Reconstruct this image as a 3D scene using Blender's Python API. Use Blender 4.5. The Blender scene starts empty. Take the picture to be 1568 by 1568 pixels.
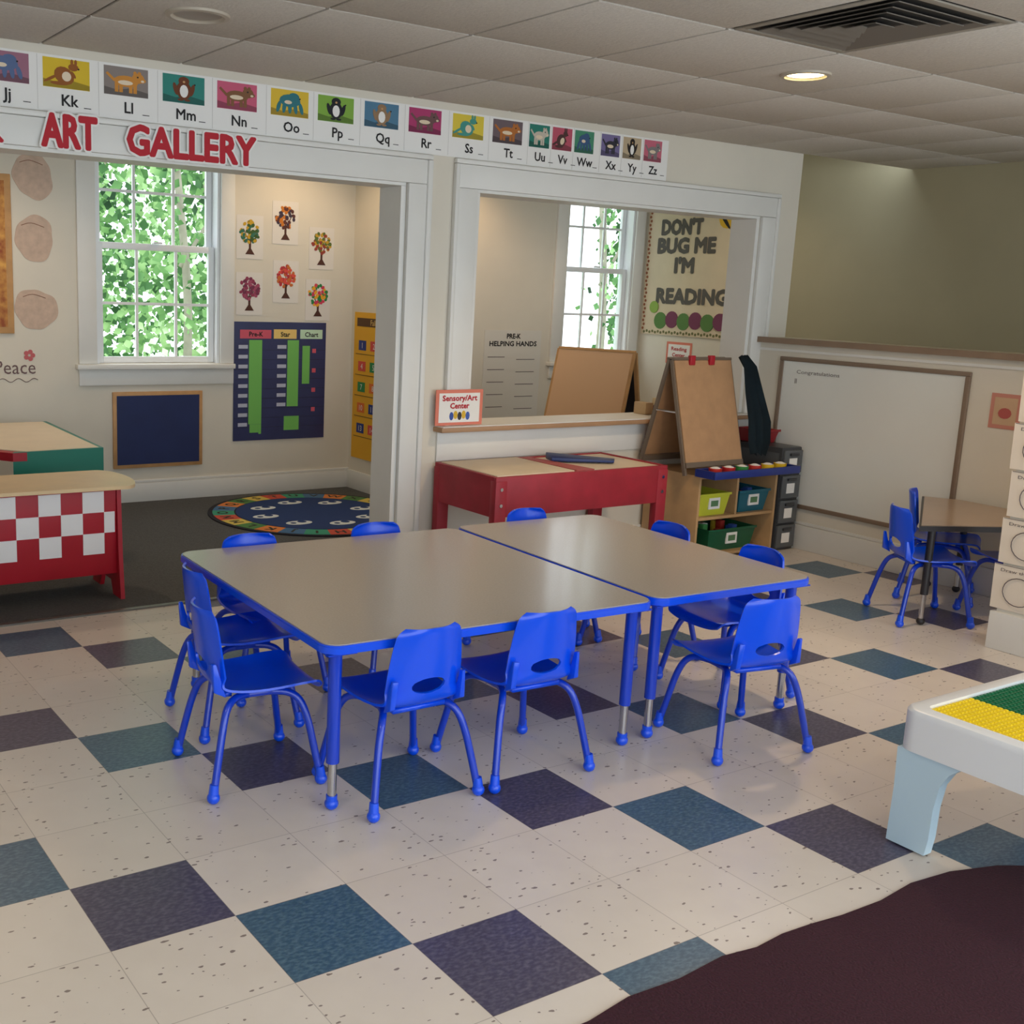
import bpy, bmesh, math, random
from mathutils import Vector, Matrix
random.seed(7)
SC=bpy.context.scene
COL=bpy.context.collection
def lin(c):
    c=c/255.0
    return c/12.92 if c<=0.04045 else ((c+0.055)/1.055)**2.4
def rgb(r,g,b): return (lin(r),lin(g),lin(b),1.0)
# ---------------------------------------------------------------- materials
MATS={}
def mat(name,c,rough=0.5,metal=0.0,var=0.0,scale=8.0,bump=0.0,emit=0.0,coat=0.0,c2=None):
    if name in MATS: return MATS[name]
    m=bpy.data.materials.new(name); m.use_nodes=True
    nt=m.node_tree; b=nt.nodes['Principled BSDF']
    col=rgb(*c)
    b.inputs['Base Color'].default_value=col
    b.inputs['Roughness'].default_value=rough
    b.inputs['Metallic'].default_value=metal
    if coat: b.inputs['Coat Weight'].default_value=coat; b.inputs['Coat Roughness'].default_value=0.12
    if emit:
        b.inputs['Emission Color'].default_value=col
        b.inputs['Emission Strength'].default_value=emit
    if var or bump:
        tc=nt.nodes.new('ShaderNodeTexCoord'); nz=nt.nodes.new('ShaderNodeTexNoise')
        nz.inputs['Scale'].default_value=scale; nz.inputs['Detail'].default_value=6
        nt.links.new(tc.outputs['Object'],nz.inputs['Vector'])
        if var:
            mx=nt.nodes.new('ShaderNodeMix'); mx.data_type='RGBA'
            mx.inputs[6].default_value=tuple(x*(1-var) for x in col[:3])+(1,) if c2 is None else rgb(*c2)
            mx.inputs[7].default_value=tuple(min(1,x*(1+var)) for x in col[:3])+(1,) if c2 is None else col
            mr=nt.nodes.new('ShaderNodeMapRange'); mr.inputs[1].default_value=0.3; mr.inputs[2].default_value=0.7
            nt.links.new(nz.outputs['Fac'],mr.inputs[0]); nt.links.new(mr.outputs[0],mx.inputs[0])
            nt.links.new(mx.outputs[2],b.inputs['Base Color'])
        if bump:
            bp=nt.nodes.new('ShaderNodeBump'); bp.inputs['Strength'].default_value=bump; bp.inputs['Distance'].default_value=0.01
            nt.links.new(nz.outputs['Fac'],bp.inputs['Height']); nt.links.new(bp.outputs[0],b.inputs['Normal'])
    MATS[name]=m; return m
# ---------------------------------------------------------------- frames
class Fr:
    def __init__(s,O,R,U,N): s.O,s.R,s.U,s.N=Vector(O),Vector(R),Vector(U),Vector(N)
    def p(s,x,y,d=0): return s.O+s.R*x+s.U*y+s.N*d
Z=(0,0,1)
# ---------------------------------------------------------------- mesh builder
class B:
    def __init__(s): s.bm=bmesh.new(); s.mats=[]
    def mi(s,m):
        if m not in s.mats: s.mats.append(m)
        return s.mats.index(m)
    def face(s,vs,i):
        try:
            f=s.bm.faces.new(vs); f.material_index=i; return f
        except ValueError: return None
    def hexa(s,P,m,bev=0.0):
        i=s.mi(m); v=[s.bm.verts.new(p) for p in P]
        fs=[s.face([v[k] for k in q],i) for q in ((0,3,2,1),(4,5,6,7),(0,1,5,4),(1,2,6,5),(2,3,7,6),(3,0,4,7))]
        if bev>0:
            es=list({e for f in fs for e in f.edges})
            r=bmesh.ops.bevel(s.bm,geom=es,offset=bev,segments=2,profile=0.5,affect='EDGES')
            for f in r['faces']: f.material_index=i
    def box(s,a,b,m,bev=0.0):
        x0,y0,z0=a;x1,y1,z1=b
        s.hexa([(x0,y0,z0),(x1,y0,z0),(x1,y1,z0),(x0,y1,z0),(x0,y0,z1),(x1,y0,z1),(x1,y1,z1),(x0,y1,z1)],m,bev)
    def fbox(s,fr,x0,y0,x1,y1,d0,d1,m,bev=0.0):
        s.hexa([fr.p(x0,y0,d0),fr.p(x1,y0,d0),fr.p(x1,y0,d1),fr.p(x0,y0,d1),fr.p(x0,y1,d0),fr.p(x1,y1,d0),fr.p(x1,y1,d1),fr.p(x0,y1,d1)],m,bev)
    def fpoly(s,fr,pts,d0,d1,m):
        i=s.mi(m); a=[s.bm.verts.new(fr.p(x,y,d0)) for x,y in pts]; b=[s.bm.verts.new(fr.p(x,y,d1)) for x,y in pts]
        s.face(a[::-1],i); s.face(b,i); n=len(pts)
        for k in range(n): s.face([a[k],a[(k+1)%n],b[(k+1)%n],b[k]],i)
    def fdisc(s,fr,cx,cy,rx,ry,d0,d1,m,n=20,rot=0):
        c,q=math.cos(rot),math.sin(rot); pts=[]
        for k in range(n):
            t=2*math.pi*k/n; x,y=rx*math.cos(t),ry*math.sin(t)
            pts.append((cx+x*c-y*q,cy+x*q+y*c))
        s.fpoly(fr,pts,d0,d1,m)
    def tube(s,pts,r,m,n=10,sub=0,r1=None,closed_caps=True):
        P=[Vector(p) for p in pts]
        if sub:
            Q=[]
            for k in range(len(P)-1):
                p0=P[max(k-1,0)];p1=P[k];p2=P[k+1];p3=P[min(k+2,len(P)-1)]
                for j in range(sub):
                    t=j/sub
                    Q.append(0.5*((2*p1)+(-p0+p2)*t+(2*p0-5*p1+4*p2-p3)*t*t+(-p0+3*p1-3*p2+p3)*t**3))
            Q.append(P[-1]); P=Q
        i=s.mi(m); rings=[]; prev=None
        for k,p in enumerate(P):
            d=(P[min(k+1,len(P)-1)]-P[max(k-1,0)]).normalized()
            if prev is None: a=d.orthogonal().normalized()
            else: a=(prev-d*prev.dot(d)).normalized()
            prev=a; b=d.cross(a)
            rr=r if r1 is None else r+(r1-r)*k/(len(P)-1)
            rings.append([s.bm.verts.new(p+(a*math.cos(2*math.pi*j/n)+b*math.sin(2*math.pi*j/n))*rr) for j in range(n)])
        for k in range(len(rings)-1):
            for j in range(n): s.face([rings[k][j],rings[k][(j+1)%n],rings[k+1][(j+1)%n],rings[k+1][j]],i)
        s.face(rings[0][::-1],i); s.face(rings[-1],i)
    def ball(s,c,r,m,sz=1.0,n=12):
        i=s.mi(m)
        g=bmesh.ops.create_uvsphere(s.bm,u_segments=n,v_segments=8,radius=r,matrix=Matrix.Translation(c)@Matrix.Diagonal((1,1,sz,1)))
        for v in g['verts']:
            for f in v.link_faces: f.material_index=i
    def text(s,fr,t,x,y,h,m,d=0.002,width=None,align='CENTER',bold=0.0,rot=0.0):
        cu=bpy.data.curves.new('tmp','FONT'); cu.body=t; cu.size=1; cu.align_x=align; cu.resolution_u=2
        o=bpy.data.objects.new('tmp',cu); COL.objects.link(o)
        bpy.context.view_layer.update()
        dg=bpy.context.evaluated_depsgraph_get(); me=o.evaluated_get(dg).to_mesh()
        i=s.mi(m)
        if len(me.vertices):
            sx=sy=h/0.70
            xs=[v.co.x for v in me.vertices]
            if width: sx=width/(max(xs)-min(xs))
            c,q=math.cos(rot),math.sin(rot)
            offs=[(0,0)]
            if bold: offs+=[(bold*math.cos(k*math.pi/6),bold*math.sin(k*math.pi/6)) for k in range(12)]
            for k,(ox,oy) in enumerate(offs):
                vs=[]
                for v in me.vertices:
                    a,b=v.co.x*sx+ox,v.co.y*sy+oy
                    vs.append(s.bm.verts.new(fr.p(x+a*c-b*q,y+a*q+b*c,d+k*.00004)))
                for p in me.polygons: s.face([vs[j] for j in p.vertices],i)
        o.evaluated_get(dg).to_mesh_clear()
        bpy.data.objects.remove(o); bpy.data.curves.remove(cu)
    def done(s,name,loc=(0,0,0),rot=0.0,angle=35,recalc=True,parent=None):
        if recalc: bmesh.ops.recalc_face_normals(s.bm,faces=s.bm.faces[:])
        a=math.radians(angle)
        for f in s.bm.faces: f.smooth=True
        for e in s.bm.edges:
            if len(e.link_faces)!=2 or e.calc_face_angle(9)>a: e.smooth=False
        me=bpy.data.meshes.new(name); s.bm.to_mesh(me); s.bm.free()
        for m in s.mats: me.materials.append(m)
        o=bpy.data.objects.new(name,me); COL.objects.link(o); o.location=loc; o.rotation_euler=(0,0,rot)
        if parent: o.parent=parent
        return o
def rrect(x0,y0,x1,y1,r,n=6):
    pts=[]
    for cx,cy,a in ((x1-r,y0+r,-90),(x1-r,y1-r,0),(x0+r,y1-r,90),(x0+r,y0+r,180)):
        for k in range(n+1):
            t=math.radians(a+90*k/n); pts.append((cx+r*math.cos(t),cy+r*math.sin(t)))
    return pts
GR=Fr((0,0,0),(1,0,0),(0,1,0),(0,0,1))
PART=Fr((0,2.25,0),(1,0,0),Z,(0,-1,0))
FAR=Fr((0,4.68,0),(1,0,0),Z,(0,-1,0))
RW=Fr((6.42,0,0),(0,-1,0),Z,(-1,0,0))
HW=Fr((5.05,0,0),(0,-1,0),Z,(-1,0,0))
# ---------------------------------------------------------------- base colours
wall_m=mat('wall_paint_cream',(222,216,202),0.75,var=0.03,scale=3,bump=0.03)
olive_m=mat('wall_paint_olive',(172,164,136),0.8,var=0.03,scale=3)
trim_m=mat('trim_paint_white',(230,230,226),0.45,var=0.02,scale=5)
white_m=mat('white_paper',(240,239,236),0.8)
black_m=mat('black_ink',(28,26,28),0.7)
blue_m=mat('blue_plastic',(0,80,238),0.3,coat=0.35)
bluedk_m=mat('blue_enamel_tube',(2,58,196),0.28,coat=0.5)
chrome_m=mat('chrome',(200,200,205),0.2,metal=1.0)
wood_m=mat('light_wood',(196,150,98),0.5,var=0.12,scale=12)
red_m=mat('red_paint',(172,22,40),0.45,var=0.05)
cream_m=mat('cream_laminate',(230,212,184),0.4,var=0.03)
tanp_m=mat('tan_paper',(205,172,140),0.8,var=0.06)
gy=mat('script_grey',(90,80,84),.7)
# floor material
def floor_material():
    m=bpy.data.materials.new('vinyl_tile_floor'); m.use_nodes=True; nt=m.node_tree; N=nt.nodes; L=nt.links
    b=N['Principled BSDF']
    tc=N.new('ShaderNodeTexCoord'); sp=N.new('ShaderNodeSeparateXYZ'); L.new(tc.outputs['Object'],sp.inputs[0])
    def M(op,a,bb=None,c=None):
        n=N.new('ShaderNodeMath'); n.operation=op
        for k,v in enumerate((a,bb,c)):
            if v is None: continue
            if isinstance(v,(int,float)): n.inputs[k].default_value=v
            else: L.new(v,n.inputs[k])
        return n.outputs[0]
    X=M('DIVIDE',sp.outputs[0],0.3048); Y=M('DIVIDE',sp.outputs[1],0.3048)
    fx=M('FLOOR',X); fy=M('FLOOR',Y)
    s=M('ADD',M('ADD',fx,fy),401.0)
    r=M('FLOORED_MODULO',s,4.0)
    col=M('LESS_THAN',r,0.5)
    par=M('GREATER_THAN',M('FLOORED_MODULO',fx,2.0),0.5)
    rx=M('FRACT',X); ry=M('FRACT',Y)
    ex=M('MINIMUM',rx,M('SUBTRACT',1.0,rx)); ey=M('MINIMUM',ry,M('SUBTRACT',1.0,ry))
    seam=M('LESS_THAN',M('MINIMUM',ex,ey),0.0035)
    cmb=N.new('ShaderNodeCombineXYZ'); L.new(fx,cmb.inputs[0]); L.new(fy,cmb.inputs[1])
    wn=N.new('ShaderNodeTexWhiteNoise'); wn.noise_dimensions='3D'; L.new(cmb.outputs[0],wn.inputs['Vector'])
    mp=N.new('ShaderNodeMapping'); L.new(tc.outputs['Object'],mp.inputs[0]); mp.inputs['Rotation'].default_value=(0,0,0.5)
    mp.inputs['Scale'].default_value=(1,1.9,1)
    wv=N.new('ShaderNodeTexNoise'); wv.inputs['Scale'].default_value=45; L.new(tc.outputs['Object'],wv.inputs['Vector'])
    va=N.new('ShaderNodeVectorMath'); va.operation='MULTIPLY_ADD'; va.inputs[1].default_value=(.022,.022,.022)
    L.new(wv.outputs['Color'],va.inputs[0]); L.new(mp.outputs[0],va.inputs[2])
    vo=N.new('ShaderNodeTexVoronoi'); vo.inputs['Scale'].default_value=34; L.new(va.outputs[0],vo.inputs['Vector'])
    nz=N.new('ShaderNodeTexNoise'); nz.inputs['Scale'].default_value=9; nz.inputs['Detail'].default_value=3; L.new(tc.outputs['Object'],nz.inputs['Vector'])
    vc=N.new('ShaderNodeSeparateColor'); L.new(vo.outputs['Color'],vc.inputs[0])
    rad=M('MULTIPLY',vc.outputs[0],0.26)
    fl=M('MULTIPLY',M('LESS_THAN',vo.outputs['Distance'],rad),M('GREATER_THAN',vc.outputs[1],0.45))
    n2=N.new('ShaderNodeTexNoise'); n2.inputs['Scale'].default_value=60; n2.inputs['Detail'].default_value=4; L.new(mp.outputs[0],n2.inputs['Vector'])
    def mix(f,a,c):
        n=N.new('ShaderNodeMix'); n.data_type='RGBA'
        if isinstance(f,(int,float)): n.inputs[0].default_value=f
        else: L.new(f,n.inputs[0])
        for k,v in ((6,a),(7,c)):
            if isinstance(v,tuple): n.inputs[k].default_value=v
            else: L.new(v,n.inputs[k])
        return n.outputs[2]
    cream=mix(nz.outputs['Fac'],rgb(218,208,198),rgb(230,221,211))
    cream=mix(M('MULTIPLY',wn.outputs['Value'],0.35),cream,rgb(208,196,183))
    cream=mix(M('MULTIPLY',fl,0.8),cream,rgb(104,86,80))
    ramp=M('SMOOTH_MAX',M('MULTIPLY',M('SUBTRACT',n2.outputs['Fac'],0.42),3.0),0.0,0.1)
    bl=mix(ramp,rgb(62,92,116),rgb(98,128,146))
    pu=mix(ramp,rgb(74,70,92),rgb(110,106,124))
    cc=mix(par,pu,bl)
    out=mix(col,cream,cc)
    out=mix(M('MULTIPLY',seam,0.45),out,rgb(120,105,95))
    L.new(out,b.inputs['Base Color'])
    rr=N.new('ShaderNodeMapRange'); L.new(nz.outputs['Fac'],rr.inputs[0]); rr.inputs[3].default_value=0.24; rr.inputs[4].default_value=0.38
    L.new(rr.outputs[0],b.inputs['Roughness']); b.inputs['Specular IOR Level'].default_value=0.4
    bp=N.new('ShaderNodeBump'); bp.inputs['Strength'].default_value=0.25; bp.inputs['Distance'].default_value=0.002
    L.new(M('SUBTRACT',1.0,seam),bp.inputs['Height']); L.new(bp.outputs[0],b.inputs['Normal'])
    return m
# ---------------------------------------------------------------- room shell
YB=-3.6; XL=-2.6; XR=6.42; H=2.39
b=B(); b.box((XL,YB,-0.05),(XR,2.25,0),floor_material()); b.done('floor')
carpet=mat('grey_carpet',(80,80,80),0.95,var=0.25,scale=120,bump=0.4)
b=B(); b.box((XL,2.25,-0.05),(XR,4.68,0.004),carpet); b.done('floor_carpet')
b=B(); b.box((XL,2.235,0.0),(2.38,2.262,0.008),mat('threshold_metal',(120,118,112),0.4,metal=0.6)); b.done('trim_threshold')
b=B()
b.box((XL,2.25,0),(-1.3,2.45,H),wall_m)
b.box((-1.3,2.25,2.0),(5.30,2.45,H),wall_m)
b.box((2.38,2.25,0),(2.80,2.45,2.0),wall_m)
b.box((2.80,2.25,0),(5.30,2.45,0.75),wall_m)
b.box((4.96,2.25,0.75),(5.30,2.45,2.0),wall_m)
b.done('wall_back')
b=B()
b.fbox(PART,-1.42,1.986,2.486,2.101,0,0.022,trim_m,0.004)
b.fbox(PART,2.38,0,2.486,1.985,0,0.022,trim_m,0.004)
b.fbox(PART,2.486,0,2.515,2.101,0,0.032,trim_m,0.006)
b.fbox(PART,-1.42,2.102,2.515,2.125,0,0.032,trim_m,0.006)
b.box((2.35,2.252,0),(2.379,2.448,1.97),trim_m); b.box((-1.3,2.252,1.971),(2.379,2.448,1.999),trim_m)
b.done('trim_1')
b=B()
b.fbox(PART,2.681,1.986,5.079,2.101,0,0.022,trim_m,0.004)
b.fbox(PART,2.681,0.76,2.80,1.985,0,0.022,trim_m,0.004)
b.fbox(PART,4.96,0.76,5.079,1.985,0,0.022,trim_m,0.004)
b.fbox(PART,2.655,2.102,5.105,2.125,0,0.03,trim_m,0.006)
b.fbox(PART,2.655,0.76,2.68,2.101,0,0.03,trim_m,0.006); b.fbox(PART,5.08,0.76,5.105,2.101,0,0.03,trim_m,0.006)
b.box((2.801,2.252,0.79),(2.83,2.448,1.97),trim_m); b.box((4.93,2.252,0.79),(4.959,2.448,1.97),trim_m); b.box((2.801,2.252,1.971),(4.959,2.448,1.999),trim_m)
b.fbox(PART,2.62,0.60,5.04,0.755,0,0.012,trim_m,0.003)
b.done('trim_2')
b=B(); b.box((2.60,2.17,0.757),(5.04,2.47,0.782),mat('sill_wood',(176,138,104),0.45,var=0.08),0.005); b.box((2.61,2.175,0.7825),(5.04,2.465,0.787),trim_m); b.done('trim_passthrough_sill')
b=B(); b.fbox(PART,2.516,0,5.03,0.14,0,0.018,trim_m,0.004); b.done('baseboard_back')
HR=2.62
W1=(1.62,2.48); W2=(5.54,6.29); WZ=(0.93,2.42)
b=B()
for x0,x1,z0,z1 in ((XL,W1[0],0,HR),(W1[0],W1[1],0,WZ[0]),(W1[0],W1[1],WZ[1],HR),(W1[1],W2[0],0,HR),(W2[0],W2[1],0,WZ[0]),(W2[0],W2[1],WZ[1],HR),(W2[1],XR+.1,0,HR)):
    b.box((x0,4.68,z0),(x1,4.83,z1),wall_m)
b.done('wall_rear')
b=B(); b.fbox(FAR,XL,0,XR,0.13,0,0.018,trim_m,0.003); b.fbox(FAR,XL,0.131,XR,0.15,0,0.012,trim_m,0.003); b.done('baseboard_rear')
b=B(); b.box((3.53,3.6,0),(3.63,4.68,HR),wall_m); b.done('wall_divider')
b=B(); b.box((3.512,3.603,0),(3.53,4.66,0.14),trim_m,0.003); b.box((3.512,3.582,0),(3.648,3.60,0.14),trim_m,0.003); b.done('baseboard_divider')
b=B(); b.box((XR,YB,0),(XR+.1,3.38,HR),olive_m); b.box((XR,3.38,0),(XR+.1,4.68,HR),wall_m); b.done('wall_right')
b=B(); b.box((XL-.1,YB,0),(XL,4.83,HR),wall_m); b.done('wall_left')
b=B(); b.box((XL,2.45,HR),(XR,4.83,HR+.05),mat('ceiling_rear_paint',(200,195,184),0.9)); b.done('ceiling_rear')
b=B(); b.box((5.05,YB,0),(5.30,2.25,1.24),wall_m); b.done('wall_right_low')
capb=mat('cap_brown',(140,118,98),0.5,var=0.08)
b=B(); b.box((5.024,YB,1.241),(5.33,2.25,1.262),mat('cap_cream',(206,198,174),0.5),0.004); b.box((5.012,YB,1.232),(5.023,2.25,1.266),capb)
b.fbox(HW,-2.25,1.185,-YB,1.20,0,0.008,trim_m); b.done('trim_halfwall_cap')
b=B(); b.fbox(HW,-2.25,0,-YB,0.15,0,0.018,trim_m,0.004); b.fbox(HW,-2.25,0.151,-YB,0.17,0,0.01,trim_m,0.003); b.done('baseboard_right')
# ceiling tiles
ct=mat('ceiling_tile',(204,197,187),0.95,var=0.06,scale=90,bump=0.35)
cg=mat('ceiling_grid',(112,104,96),0.7)
b=B(); b.box((XL,YB,H),(XR,2.25,H+0.04),cg)
xs=[1.205+0.592*k for k in range(-7,10)]; ys=[1.63-0.665*k for k in range(-1,9)]
for i in range(len(xs)-1):
    for j in range(len(ys)-1):
        x0,x1=max(xs[i],XL),min(xs[i+1],XR); y1,y0=min(ys[j],2.25),max(ys[j+1],YB)
        if x1-x0<.05 or y1-y0<.05: continue
        if abs(xs[i]-2.389)<.02 and abs(y1-0.30)<.05: continue
        g=0.006
        b.box((x0+g,y0+g,H-0.008),(x1-g,y1-g,H+0.001),ct,0.003)
b.done('ceiling')
# ceiling vent
b=B(); vm=mat('vent_metal',(150,142,130),0.5); vd=mat('vent_dark',(40,37,34),0.8); vl=mat('vent_louver',(112,105,96),.6)
vx,vy=2.685,-0.035
hx,hy=.285,.322
b.box((vx-hx,vy-hy,H-.003),(vx+hx,vy+hy,H+.001),vd)
for (xa,ya,xb,yb) in ((-hx,-hy,hx,-hy+.03),(-hx,hy-.03,hx,hy),(-hx,-hy+.03,-hx+.03,hy-.03),(hx-.03,-hy+.03,hx,hy-.03)):
    b.box((vx+xa,vy+ya,H-.010),(vx+xb,vy+yb,H-.0035),vm,.002)
for k in range(5):
    a=0.235-0.046*k; c=a-0.026; za=H-0.006; zb=H-0.016
    ra=[(vx-a,vy-a*1.12),(vx+a,vy-a*1.12),(vx+a,vy+a*1.12),(vx-a,vy+a*1.12)]; rb=[(vx-c,vy-c*1.12),(vx+c,vy-c*1.12),(vx+c,vy+c*1.12),(vx-c,vy+c*1.12)]
    for q in range(4):
        p0,p1=ra[q],ra[(q+1)%4]; q0,q1=rb[q],rb[(q+1)%4]
        b.hexa([(*p0,zb),(*p1,zb),(*q1,za),(*q0,za),(*p0,zb+.003),(*p1,zb+.003),(*q1,za+.003),(*q0,za+.003)],vl)
b.done('ceiling_vent')
# recessed lights
lens_on=mat('lamp_lens_on',(255,230,160),0.5,emit=14)
lens_off=mat('lamp_lens_off',(160,152,140),0.5)
ring_m=mat('lamp_trim_ring',(186,176,160),0.5)
def can(x,y,on=True,z=H-.008,power=40,r=0.078,color=(1.0,0.82,0.58),spot=2.4):
    b=B(); n=28; i=b.mi(ring_m); R=[]
    for rr,zz in ((r+.022,z),(r+.02,z-.008),(r+.004,z-.010),(r,z-.004),(r-.006,z-.001)):
        R.append([b.bm.verts.new((x+rr*math.cos(2*math.pi*k/n),y+rr*math.sin(2*math.pi*k/n),zz)) for k in range(n)])
    for a in range(4):
        for k in range(n): b.face([R[a][k],R[a][(k+1)%n],R[a+1][(k+1)%n],R[a+1][k]],i)
    b.face(R[4],b.mi(lens_on if on else lens_off)); o=b.done('recessed_ceiling_light')
    if on:
        l=bpy.data.lights.new('lamp','SPOT'); l.energy=power; l.color=color; l.spot_size=spot; l.spot_blend=0.6; l.shadow_soft_size=0.07
        lo=bpy.data.objects.new('lamp',l); COL.objects.link(lo); lo.location=(x,y,z-.03); lo.parent=o
can(3.22,0.63,power=46,color=(1,.74,.48)); can(0.90,1.34,on=False,r=.09)
can(4.6,-1.3,power=40,color=(1,.70,.44)); can(1.2,-2.6,power=26); can(-0.9,-0.8,power=18)  # unseen ceiling lamps added: one warms the right floor, two give fill
can(2.95,4.15,z=HR,power=20,color=(1,.70,.44)); can(4.25,4.2,z=HR,power=28,color=(1,.66,.38)); can(0.7,3.7,z=HR,power=28,color=(1,.74,.52)); can(5.6,3.4,z=HR,power=11,color=(1,.78,.55))
b=B(); b.fdisc(Fr((0,0,H-.008),(1,0,0),(0,-1,0),(0,0,-1)),5.65,1.80,.085,.085,0,.012,vd,n=24); b.done('ceiling_round_vent')  # small dark round vent, modelled as a plain disc
# windows
win_m=mat('window_frame_white',(238,241,244),0.35)
def window(name,x0,x1):
    b=B(); z0,z1=WZ; f=FAR
    b.fbox(f,x0-.12,z0,x0,z1,0,.022,trim_m,.004); b.fbox(f,x1,z0,x1+.10,z1,0,.022,trim_m,.004)
    b.fbox(f,x0-.13,z1+.001,x1+.105,z1+.12,0,.026,trim_m,.004)
    b.fbox(f,x0-.14,z0-.035,x1+.10,z0-.001,-.10,.055,trim_m,.006)
    b.fbox(f,x0-.12,z0-.14,x1+.10,z0-.036,0,.02,trim_m,.004)
    for a,c in ((x0,x0+.02),(x1-.02,x1)): b.fbox(f,a,z0,c,z1-.02,-.14,-.001,win_m)
    b.fbox(f,x0,z1-.02,x1,z1,-.14,-.001,win_m)
    zm=1.685
    def sash(za,zb,d):
        s=.042; xa=x0+.021; xb=x1-.021
        b.fbox(f,xa,za,xa+s,zb,d-.03,d,win_m,.003); b.fbox(f,xb-s,za,xb,zb,d-.03,d,win_m,.003)
        b.fbox(f,xa+s,za,xb-s,za+s,d-.03,d,win_m,.003); b.fbox(f,xa+s,zb-s,xb-s,zb,d-.03,d,win_m,.003)
        w=(xb-xa)/3; zc=(za+zb)/2
        for k in (1,2): b.fbox(f,xa+w*k-.009,za+s,xa+w*k+.009,zb-s,d-.022,d-.006,win_m)
        b.fbox(f,xa+s,zc-.009,xb-s,zc+.009,d-.021,d-.007,win_m)
    sash(z0+.001,zm+.02,-.045); sash(zm-.02,z1-.021,-.09)
    b.box(((x0+x1)/2-.03,4.70,zm+.021),((x0+x1)/2+.03,4.722,zm+.035),win_m,.004)
    b.done(name)
window('window_1',*W1); window('window_2',*W2)
# ---------------------------------------------------------------- outdoors
def leaf_mat():
    m=bpy.data.materials.new('foliage'); m.use_nodes=True; nt=m.node_tree; b=nt.nodes['Principled BSDF']
    g=nt.nodes.new('ShaderNodeNewGeometry'); r=nt.nodes.new('ShaderNodeValToRGB')
    tc=nt.nodes.new('ShaderNodeTexCoord'); nz=nt.nodes.new('ShaderNodeTexNoise'); nz.inputs['Scale'].default_value=1.3; nz.inputs['Detail'].default_value=4
    nt.links.new(tc.outputs['Object'],nz.inputs['Vector'])
    ad=nt.nodes.new('ShaderNodeMath'); ad.operation='MULTIPLY_ADD'; ad.inputs[1].default_value=0.34
    nt.links.new(g.outputs['Random Per Island'],ad.inputs[0])
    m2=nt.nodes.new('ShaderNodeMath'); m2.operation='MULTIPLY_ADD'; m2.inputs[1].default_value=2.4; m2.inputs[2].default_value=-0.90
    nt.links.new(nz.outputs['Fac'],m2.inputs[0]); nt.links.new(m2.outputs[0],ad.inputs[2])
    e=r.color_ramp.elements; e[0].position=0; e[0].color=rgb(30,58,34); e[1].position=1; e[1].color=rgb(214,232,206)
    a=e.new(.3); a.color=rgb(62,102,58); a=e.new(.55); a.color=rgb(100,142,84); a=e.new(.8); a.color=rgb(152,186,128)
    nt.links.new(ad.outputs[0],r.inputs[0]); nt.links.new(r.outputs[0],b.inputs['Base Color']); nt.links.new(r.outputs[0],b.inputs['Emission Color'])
    b.inputs['Emission Strength'].default_value=0.45; b.inputs['Roughness'].default_value=.9  # self-glow added to the leaf colour in place of daylight
    return m
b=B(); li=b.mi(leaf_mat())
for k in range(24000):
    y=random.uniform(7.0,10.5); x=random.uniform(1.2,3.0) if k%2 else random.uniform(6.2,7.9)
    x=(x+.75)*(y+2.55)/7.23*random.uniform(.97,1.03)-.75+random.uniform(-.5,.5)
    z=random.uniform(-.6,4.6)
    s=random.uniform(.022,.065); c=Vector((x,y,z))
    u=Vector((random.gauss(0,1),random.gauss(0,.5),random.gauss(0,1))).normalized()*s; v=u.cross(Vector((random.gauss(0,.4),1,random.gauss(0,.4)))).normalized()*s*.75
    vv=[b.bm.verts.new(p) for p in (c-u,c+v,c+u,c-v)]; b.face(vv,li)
bark=mat('bark',(150,146,130),0.9,var=.2,emit=.2)  # bark given a faint glow of its own in place of daylight
for x,y,r in ((3.3,7.4,.05),(4.1,8.6,.045),(2.7,9.4,.05),(9.0,8.0,.06),(10.4,9,.05),(8.6,9.6,.05)):
    b.tube([(x,y,-.99),(x+.08,y,1.2),(x-.05,y,3),(x+.15,y,5.4)],r,bark,8,4,r1=r*.5)
    b.tube([(x,y,1.6),(x+.5,y,2.4),(x+.8,y,3.4)],r*.4,bark,6,3,r1=r*.15)
b.done('garden_trees',recalc=False)
b=B(); b.box((-8,4.9,-1.2),(16,16,-1.0),mat('grass',(110,150,84),.9,var=.2,emit=.2)); b.done('lawn')  # grass colour also glows faintly to look daylit
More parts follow.
